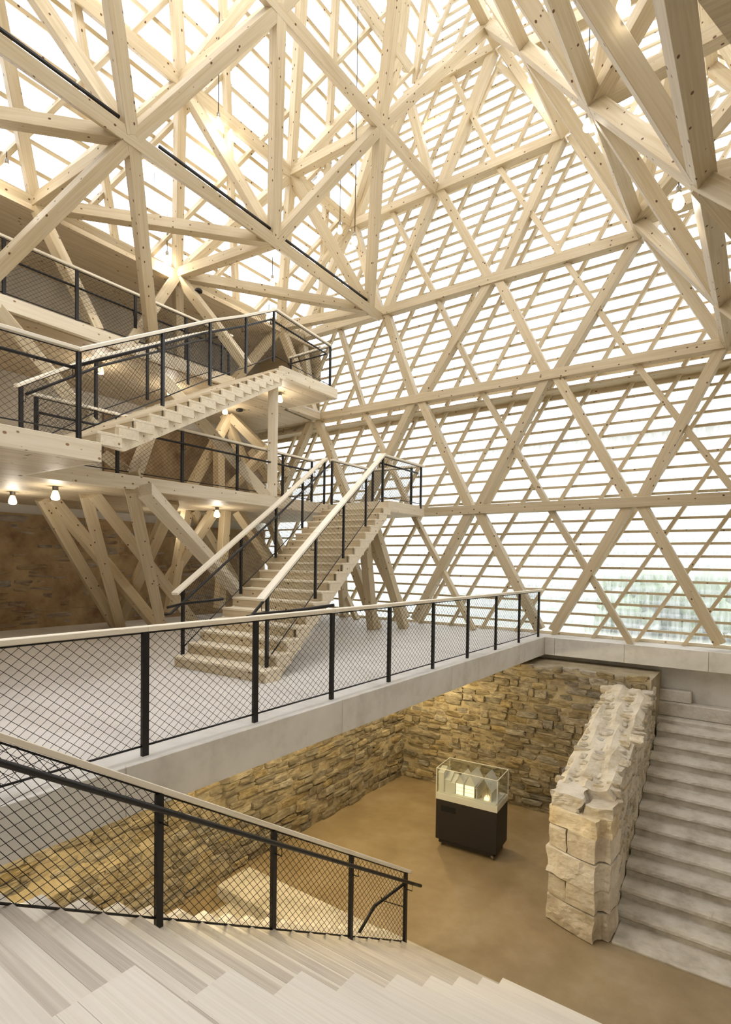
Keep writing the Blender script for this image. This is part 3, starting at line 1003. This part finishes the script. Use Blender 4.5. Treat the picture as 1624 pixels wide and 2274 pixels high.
rw = to_obj('wall_right_1', bm, LIMEMORTAR, None, 'structure')
sl_ = .30
stones(rw, (-2.40, 8.4, wtop(8.4) - .0), (1, 0, 0), (0, 1, sl_), (0, -sl_, 1), .82, 3.3, (.14, .36), (.1, .24), LIME, seed=21, proud=(-.03, .02), depth=.12, gap=.05)
stones(rw, (-1.62, 8.4, BASE), (0, 1, 0), (0, 0, 1), (1, 0, 0), 3.3, 2.9, (.12, .32), (.06, .15), LIME, seed=22, proud=(-.01, .03), gap=.03,
       skip=lambda a, b: b > wtop(8.4 + a) - BASE - .1)
stones(rw, (-2.42, 8.4, BASE), (0, 1, 0), (0, 0, 1), (-1, 0, 0), 3.3, 2.9, (.2, .5), (.12, .22), STONE, seed=23, proud=(.01, .05), cap=60,
       skip=lambda a, b: b > wtop(8.4 + a) - BASE - .1)


# dressed end pier with a hollow moulding
def block(name, poly, z0, z1, m, parent, amp=.02, seed=0):
    bm = bmesh.new()
    n = 8
    rings = []
    for j in range(n + 1):
        z_ = z0 + (z1 - z0) * j / n
        rg = []
        for (x, y), (x2, y2) in zip(poly, poly[1:] + poly[:1]):
            ns_ = max(2, int(math.hypot(x2 - x, y2 - y) / .06))
            for t in range(ns_):
                t /= ns_
                p = V((x + (x2 - x) * t, y + (y2 - y) * t, z_))
                q = V((noise.noise(p * 4 + V((seed, 0, 0))), noise.noise(p * 4 + V((0, seed, 9))), noise.noise(p * 4 + V((5, 0, seed)))))
                q2 = V((noise.noise(p * 13 + V((seed, 3, 0))), noise.noise(p * 13 + V((0, seed, 1))), 0))
                ed = .6 if 0 < j < n else .35
                rg.append(bm.verts.new(p + q * amp * 1.3 * ed * 1.6 + q2 * amp * .55))
        rings.append(rg)
    for A, B in zip(rings, rings[1:]):
        for i in range(len(A)): bm.faces.new((A[i], A[(i + 1) % len(A)], B[(i + 1) % len(A)], B[i]))
    bm.faces.new(rings[0][::-1]); bm.faces.new(rings[-1])
    return to_obj(name, bm, m, parent)


pier = [(-2.44, 8.03), (-1.86, 7.84), (-1.74, 7.82), (-1.72, 7.96), (-1.66, 8.0), (-1.58, 7.98), (-1.57, 8.12), (-1.55, 8.42), (-2.44, 8.45)]
zs = [BASE, -3.12, -2.82, -2.42, -2.1, -1.82]
for i, (a, b) in enumerate(zip(zs, zs[1:])):
    g_ = .012
    sft = [0, .02, -.01, .015, .03][i]
    left = [(x + (0.0 if x > -2 else sft), y + sft * .5) for x, y in pier]
    if i in (1, 3):
        q1 = [left[0], ((left[0][0] + left[1][0]) / 2 - .02, (left[0][1] + left[1][1]) / 2), (-2.14, 8.45), (-2.44, 8.45)]
        q2 = [((left[0][0] + left[1][0]) / 2, (left[0][1] + left[1][1]) / 2)] + left[1:-1] + [(-2.12, 8.45)]
        block('stone_block', q1, a + g_, b - g_, LIME, rw, seed=i); block('stone_block', q2, a + g_, b - g_ + .03, LIME, rw, seed=i + 3)
    else:
        block('stone_block', left, a + g_, b - g_, LIME, rw, .03, seed=i)
block('stone_block', [(-2.40, 8.05), (-1.98, 7.95), (-1.95, 8.5), (-2.4, 8.6)], -1.84, -1.6, LIME, rw, .06, 11)
block('stone_block', [(-1.95, 7.98), (-1.6, 8.0), (-1.56, 8.5), (-1.9, 8.5)], -1.84, -1.7, LIME, rw, .06, 14)

# old concrete steps
os_ = thing('stone_staircase', 'worn grey concrete steps beside the ruined rubble wall', 'staircase', (0, 10, BASE))
NS = 11
for j in range(NS):
    y0 = 8.52 + .335 * j
    z1 = BASE + .187 * (j + 1)
    bm = bmesh.new()
    n = 84
    prof = [(.05, BASE if j == 0 else z1 - .2), (.05, z1 - .105), (.0, z1 - .07), (.008, z1 - .03), (.05, z1 - .004), (.16, z1), (.4, z1), (.4, z1 - .2)]
    secs = []
    for i in range(n + 1):
        x = -1.6 + 5.5 * i / n
        rg = []
        for q, (dy, zz) in enumerate(prof):
            p = V((x, y0 + dy, zz))
            k = 0
            if q in (2, 3, 4):
                k = .055 * max(0, noise.noise(V((x * 2.2, j * 7.1, 0)))) + .03 * abs(noise.noise(V((x * 9, j * 3.3, q * .4))))
            rg.append(bm.verts.new(p + V((0, k * (1.0 if q < 4 else .6), -k * (.5 if q > 2 else 0)))))
        secs.append(rg)
    for A, B in zip(secs, secs[1:]):
        for i in range(len(A) - 1): bm.faces.new((A[i], A[i + 1], B[i + 1], B[i]))
    bm.faces.new(secs[0]); bm.faces.new(secs[-1])
    to_obj('step', bm, OLDCONC, os_)
box('landing_slab', (-1.55, 8.02, BASE - .02), (3.9, 8.6, BASE + .03), OLDCONC, os_, bev=.01)
box('wall_remnant', (-1.72, 12.55, -1.08), (-1.1, 12.76, -.84), OLDCONC, os_, bev=.02)
box('wall_remnant', (-1.72, 12.5, -1.36), (-.35, 12.76, -1.08), OLDCONC, os_, bev=.02)
box('wall_remnant', (-1.72, 12.25, -1.62), (3.9, 12.76, -1.36), OLDCONC, os_, bev=.02)

# low concrete kerb by the side wall
kb = thing('kerb', 'low pale concrete step at the foot of the cellar side wall', 'kerb', (-5.5, 5.8, BASE))
box('top_step', (-6.6, 5.5, BASE), (-4.0, 6.15, BASE + .2), OLDCONC, kb)
box('lower_step', (-6.3, 2.0, BASE), (-4.0, 5.5, BASE + .06), OLDCONC, kb)

# ------------------------------------------------------------------ foreground stairs with seating steps
fs = thing('staircase', 'limed timber stairs with broad seating steps descending from the camera to the cellar', 'staircase', (-1.5, 3, -1.8))
SR, ST = .17, .274
for j in range(-1, 20):
    zt = -.18 - SR * j
    yn = 1.11 + ST * j
    xl, xr = -3.6 - .028 * j, -2.2
    if j >= 17: xr = 1.0
    cuts = [yn - ST - .03, yn - .078, yn] if j >= 0 else [yn - 1.3 + i * .2 for i in range(7)] + [yn]
    for i, (a, b) in enumerate(zip(cuts, cuts[1:])):
        last = b == yn
        if last:
            box('board', (xl, a + .0005, zt - .045), (xl + .075, b - .0005, zt), BOARD, fs, bev=.0008)
        box('board', (xl + (.075 if last else 0), a + .0005, zt - .045), (xr - .001, b - .0005, zt), BOARDDARK if last else BOARD, fs, bev=.0008)
    box('riser', (xl + .02, yn - .03, zt - SR), (xr, yn - .01, zt - .045), BOARD, fs, bev=.001)
for k_ in range(-1, 9):
    zt = -.178 - 2 * SR * k_
    yn = 1.384 + 2 * ST * k_
    y0 = yn - 2 * ST - (.6 if k_ == -1 else .03)
    c1 = y0 + rnd.uniform(.2, .3); c2 = c1 + rnd.uniform(.06, .09)
    cuts = [y0, c1, c2, yn]
    dk = rnd.choice((1, 1, 9))
    for i, (a, b) in enumerate(zip(cuts, cuts[1:])):
        xs_ = [-2.2] + ([rnd.uniform(-1.3, .3)] if rnd.random() < .6 else []) + [3.2]
        for x0, x1 in zip(xs_, xs_[1:]):
            box('board', (x0 + .0006, a + .0005, zt - .045), (x1 - .0006, b - .0005, zt), BOARDDARK if i == dk else BOARD, fs, bev=.0008)
    box('riser', (-2.19, yn - .03, zt - .36), (3.2, yn - .01, zt - .045), BOARD, fs, bev=.001)
    box('end_panel', (-2.2, y0 + .04, zt - .36), (-2.175, yn - .01, zt - .045), BOARD, fs, bev=.001)

# ------------------------------------------------------------------ display case and the model inside it
a_, b_, c_ = V((-3.6, 9.0, BASE)), V((-4.72, 8.91, BASE)), V((-3.66, 9.61, BASE))
ex = (a_ - b_); DW = ex.length; ex.normalize()
ey = V((-ex.y, ex.x, 0)); DD = .62
o0 = b_
RM = Matrix((ex, ey, V((0, 0, 1)))).transposed().to_4x4()
RM.translation = o0


def lb(name, lo, hi, m, parent, bev=.003, label=None):
    lo, hi = V(lo), V(hi)
    s = hi - lo
    M = RM @ Matrix.Translation((lo + hi) / 2)
    return link(name, with_mat(box_mesh(s.x, s.y, s.z, bev), m), None, parent, M, None, label)


dc = thing('display_case', 'black wheeled display case with a glass hood in the middle of the cellar', 'display case', o0)
lb('cabinet', (0, 0, .14), (DW, DD, .86), BLACKMDF, dc)
lb('plinth', (.05, .03, .07), (DW - .05, DD - .03, .14), BLACKMDF, dc)
lb('handle_recess', (.1, -.004, .66), (.38, .01, .77), plain('deep_black', srgb(8, 7, 7), .8), dc, label='black recessed grip slot')
lb('base_tray', (0, 0, .86), (DW, DD, .97), WHITE, dc, label='white tray under the glass hood')
for p, q in (((0, 0), (DW, 0)), ((DW, 0), (DW, DD)), ((DW, DD), (0, DD)), ((0, DD), (0, 0))):
    lo = (min(p[0], q[0]) - .004, min(p[1], q[1]) - .004, .87); hi = (max(p[0], q[0]) + .004, max(p[1], q[1]) + .004, 1.42)
    lb('glass_pane', lo, hi, GLASS, dc, 0)
lb('glass_pane', (0, 0, 1.415), (DW, DD, 1.423), GLASS, dc, 0)
EDGE = plain('polished_edge', srgb(240, 238, 230), .35)
for p, q in (((0, 0, 1.42), (DW, 0, 1.42)), ((DW, 0, 1.42), (DW, DD, 1.42)), ((DW, DD, 1.42), (0, DD, 1.42)), ((0, DD, 1.42), (0, 0, 1.42)),
             ((0, 0, .87), (0, 0, 1.42)), ((DW, 0, .87), (DW, 0, 1.42)), ((DW, DD, .87), (DW, DD, 1.42)), ((0, DD, .87), (0, DD, 1.42))):
    lb('glass_edge', [min(i, j) - .005 for i, j in zip(p, q)], [max(i, j) + .005 for i, j in zip(p, q)], EDGE, dc, 0)
for cx, cy in ((.08, .08), (DW - .08, .06), (DW - .08, DD - .08), (.08, DD - .08)):
    cs = lb('caster', (cx - .025, cy - .03, .05), (cx + .025, cy + .03, .09), CHROME, dc, label='steel swivel caster')
    lathe('wheel', [(.0, -.014), (.032, -.014), (.038, 0), (.032, .014), (0, .014)], RUBBER, cs, 14,
          M=RM @ Matrix.Translation((cx + .01, cy + .01, .038)) @ Matrix.Rotation(math.pi / 2, 4, 'Y'))
md = thing('architectural_model', 'white card model of gabled houses with lit windows inside the glass case', 'model', RM @ V((.5, .3, .97)))
lb('baseboard', (.03, .03, .971), (DW - .03, DD - .03, .995), WHITE, md)


def house(x0, x1, y0, y1, h, rh, ridge='x', lit=False, name='house'):
    z0 = .995
    lbx = lb(name, (x0, y0, z0), (x1, y1, z0 + h), WHITE, md, .001)
    P = lambda x, y, z_: RM @ V((x, y, z_))
    e = .012
    if ridge == 'y':
        xm = (x0 + x1) / 2
        prism('gable', [P(x0, y0, z0 + h), P(x1, y0, z0 + h), P(xm, y0, z0 + h + rh)], RM.to_3x3() @ V((0, y1 - y0, 0)), WHITE, lbx)
        for s in (x0 - e, x1 + e):
            prism('roof', [P(s, y0 - e, z0 + h - .01), P(xm, y0 - e, z0 + h + rh), P(xm, y0 - e, z0 + h + rh + .012), P(s, y0 - e, z0 + h + .006)],
                  RM.to_3x3() @ V((0, y1 - y0 + 2 * e, 0)), WHITE, lbx)
    else:
        ym = (y0 + y1) / 2
        prism('gable', [P(x0, y0, z0 + h), P(x0, y1, z0 + h), P(x0, ym, z0 + h + rh)], RM.to_3x3() @ V((x1 - x0, 0, 0)), WHITE, lbx)
        for s in (y0 - e, y1 + e):
            prism('roof', [P(x0 - .004, s, z0 + h - .01), P(x0 - .004, ym, z0 + h + rh), P(x0 - .004, ym, z0 + h + rh + .012), P(x0 - .004, s, z0 + h + .006)],
                  RM.to_3x3() @ V((x1 - x0 + .008, 0, 0)), WHITE, lbx)
    if lit:
        n = 4
        for r_ in range(3):
            for c in range(n):
                xa = x0 + .008 + (x1 - x0 - .016) * c / n; xb = x0 + .008 + (x1 - x0 - .016) * (c + 1) / n - .004
                lb('window', (xa, y0 - .003, z0 + .012 + r_ * .066), (xb, y0 + .001, z0 + .068 + r_ * .066), LITWIN, lbx, 0)
    return lbx


house(.03, .13, .03, .36, .34, .07, 'x')
house(.13, .25, .06, .42, .22, .11, 'x')
house(.25, .34, .06, .38, .19, .1, 'x')
house(.35, .50, .06, .46, .22, .12, 'y', True)
house(.51, .70, .06, .48, .22, .19, 'y', True)
hh_ = house(.74, .99, .22, .5, .19, .22, 'y')
P_ = lambda x, y, z_: RM @ V((x, y, z_))
bm = bmesh.new()
for i in range(26):
    a = (rnd.uniform(.75, .98), rnd.uniform(.1, .2), .995); b = (rnd.uniform(.78, .96), rnd.uniform(.1, .22), 1.15 + rnd.uniform(0, .14))
    ring_tube(bm, [P_(*a), P_(*b)], .0035, 4)
to_obj('stick_lattice', bm, SPRUCE, md, 'stuff')
for s in (.735, .995):
    lb('side_wall', (s - .006, .06, .995), (s + .006, .5, 1.19), WHITE, md, .001)
prism('front_roof', [P_(.71, .05, 1.165), P_(.865, .05, 1.385), P_(.865, .05, 1.397), P_(.71, .05, 1.177)], RM.to_3x3() @ V((0, .4, 0)), WHITE, md)
prism('front_roof', [P_(1.02, .05, 1.165), P_(.865, .05, 1.385), P_(.865, .05, 1.397), P_(1.02, .05, 1.177)], RM.to_3x3() @ V((0, .4, 0)), WHITE, md)
lb('window', (.86, .1, .998), (.94, .2, 1.05), LITWIN, md, 0)

# ------------------------------------------------------------------ lamps


def lamp_light(parent, p, watt, size, kind, cone=None, col=(1.0, .92, .8)):
    li = bpy.data.lights.new('lamp_light', kind)
    li.color = col; li.energy = watt; li.shadow_soft_size = size
    if cone: li.spot_size = math.radians(cone); li.spot_blend = .6
    o = bpy.data.objects.new('lamp_light', li); COL.objects.link(o)
    o.parent = parent
    o.matrix_basis = parent.matrix_basis.inverted() @ Matrix.Translation(p)
    return o


def pendant(bulb, top, label, r=.07, watt=7, col=(1.0, .9, .75)):
    bulb = V(bulb)
    t = thing('pendant_lamp', label, 'lamp', bulb, 'bare bulb pendants hung from the timber roof')
    k = r / .07
    lathe('bulb', [(.012 * k, -.1 * k), (.045 * k, -.09 * k), (.066 * k, -.06 * k), (.07 * k, -.025 * k), (.058 * k, .02 * k), (.036 * k, .07 * k), (.026 * k, .1 * k)], BULB, t, 14, M=Matrix.Translation(bulb))
    lathe('socket', [(.03 * k, .1 * k), (.034 * k, .11 * k), (.034 * k, .17 * k), (.02 * k, .19 * k)], SOCKET, t, 12, M=Matrix.Translation(bulb))
    lamp_light(t, bulb - V((0, 0, .19)), watt, .06, 'POINT', None, col)
    tube('cord', [bulb + V((0, 0, .18 * k)), V((bulb.x, bulb.y, max(top, bulb.z + .3)))], .009, CORD, t, 6)
    return t


PL = [
 ((-10.672, 4.276, 8.182), 8.1, 'pendant bulb at the far left, over the eaves ledge'),
 ((-10.065, 6.177, 11.668), 15.2, 'pendant bulb top left beside a leaning post'),
 ((-8.995, 7.385, 10.213), 15.0, 'pendant bulb on a long cord, left one of the near pair'),
 ((-9.586, 8.210, 10.749), 13.0, 'pendant bulb just right of the long corded one'),
 ((-11.796, 7.831, 9.873), 10.6, 'pendant bulb under the diagonal chord, upper of two on the left'),
 ((-11.070, 7.683, 8.301), 9.6, 'pendant bulb next to the eaves node, lower of two on the left'),
 ((-10.236, 10.132, 8.570), 9.2, 'pendant bulb above the head of the upper staircase'),
 ((-9.551, 9.348, 7.265), 6.9, 'low pendant bulb behind the upper staircase netting'),
 ((-9.024, 11.292, 10.044), 11.9, 'pendant bulb by the facade node, left of two'),
 ((-7.482, 9.887, 8.614), 13.6, 'pendant bulb on the longest cord in front of the facade'),
 ((-7.267, 13.014, 13.026), 14.6, 'pendant bulb under the gable apex'),
 ((-2.522, 9.497, 8.692), 11.4, 'pendant bulb right of the gable, below a chord'),
 ((-1.008, 8.036, 6.180), 6.7, 'pendant bulb at the right, nearest to the big rafters'),
 ((-1.309, 6.135, 7.235), 8.0, 'large pendant bulb cut by the top edge'),
 ((-2.256, 12.210, 10.619), 11.0, 'pendant bulb half hidden behind the right rafters'),
 ((-4.374, 11.974, 12.062), 13.0, 'pendant bulb peeping past the gable verge beam'),
 ((-1.021, 12.969, 6.920), 7.6, 'pendant bulb low behind the right verge'),
]
for b, tz, lab in PL: pendant(b, tz, lab)
# unseen pendants added overhead and behind the camera to brighten the hall
for i_, (x, y, z_, w_) in enumerate([(-5.5, .6, 7.6, 14), (-2.5, .8, 6.6, 14), (1.2, 1.2, 6.2, 14), (-4.5, -1.6, 7.4, 14), (-1.0, -1.6, 6.8, 14), (-2.6, -3.0, 8.4, 14),
                                (-4.6, 7.8, 12.9, 210), (-6.1, 5.0, 12.6, 200), (-4.4, 2.4, 12.4, 200), (-6.2, -.4, 12.4, 200), (.3, 4.6, 7.6, 30), (1.0, 8.2, 7.4, 20)]):
    pendant((x, y, z_), 15.5 if z_ > 12 else 11.0 if abs(x + 5.35) < 4 else 8.02, 'unseen pendant bulb added over the hall as fill light', .12, w_, (.95, .98, 1.06))


def spot(p, label, s=1.0):
    p = V(p)
    t = thing('ceiling_lamp', label, 'lamp', p, 'bulb lamps fixed under the gallery soffits')
    M = Matrix.Translation(p)
    lathe('fitting', [(.035 * s, -.06 * s), (.04 * s, -.05 * s), (.04 * s, 0), (.045 * s, .01 * s)], SOCKET, t, 12, M=M)
    lathe('bulb', [(.02 * s, -.2 * s), (.055 * s, -.19 * s), (.062 * s, -.16 * s), (.05 * s, -.11 * s), (.03 * s, -.06 * s)], BULB, t, 14, M=M)
    return t


for p, lab in [((-11.142, 4.547, 2.790), 'soffit lamp at the far left under the lower gallery'), ((-9.628, 4.579, 2.790), 'soffit lamp second from left under the lower gallery'),
               ((-11.571, 8.152, 2.790), 'soffit lamp behind the pale raking strut'), ((-9.987, 8.242, 2.790), 'soffit lamp nearest the front staircase'),
               ((-9.643, 9.839, 5.670), 'soffit lamp under the upper landing'), ((-11.640, 9.847, 5.670), 'soffit lamp under the upper gallery beside the black disc'),
               ((-11.368, 6.314, 5.670), 'soffit lamp glowing behind the upper staircase netting'), ((-11.428, 8.033, 5.670), 'soffit lamp low behind the upper staircase treads')]:
    lamp_light(spot(p, lab, 1.15), V(p) - V((0, 0, .3)), 9, .07, 'POINT')
for k_, (p, lab) in enumerate([((-6.0, 10.4, -.39), 'lamp under the concrete slab near the cellar corner'), ((-5.6, 7.2, -.39), 'lamp under the concrete slab above the side wall'),
               ((-5.4, 4.4, -.39), 'lamp under the concrete slab over the footing ledge'), ((-5.3, 2.2, -.39), 'lamp under the concrete slab beside the foreground stairs')]):
    q = spot(p, lab, 1.3)
    lamp_light(q, V(p) - V((0, 0, .34)), (46, 46, 48, 46)[k_], .08, 'POINT', None, (1.0, .82, .46))
for p, r_, lab, cat in [((-11.588, 10.295, 5.660), .09, 'black disc loudspeaker on the upper gallery soffit', 'speaker')]:
    t = thing('soffit_speaker', lab, cat, p)
    lathe('body', [(r_, -.05), (r_ * 1.05, -.04), (r_ * 1.05, -.01), (r_ * .9, 0)], STEEL, t, 16, M=Matrix.Translation(p))
t = thing('soffit_speaker', 'black disc loudspeaker under a roof tie beam near the eaves', 'speaker', (-10.813, 8.342, 7.820))
lathe('body', [(.08, -.04), (.09, -.03), (.09, 0), (.07, .03)], STEEL, t, 16, M=Matrix.Translation((-10.813, 8.342, 7.820)))
t = thing('spotlight', 'small dark spotlight clipped to a timber near the top', 'lamp', (-10.502, 6.960, 11.317))
tube('body', [(-10.531, 6.938, 11.270), (-10.465, 6.987, 11.364)], .035, STEEL, t, 10)
tube('bracket', [(-10.488, 6.971, 11.345), (-10.519, 7.076, 11.487)], .012, SOCKET, t, 6)
for (p, q), lab in [(((-10.681, 8.465, 12.392), (-10.485, 8.612, 12.592)), 'grey actuator box on a batten, upper of two'), (((-9.904, 11.078, 11.448), (-9.738, 11.203, 11.626)), 'grey actuator box on a batten, lower of two')]:
    t = thing('window_actuator', lab, 'actuator', p)
    beam('housing', p, q, .07, .1, SOCKET, t)
    tube('rod', [q, V(q) + (V(q) - V(p)) * 1.2], .012, SOCKET, t, 6)
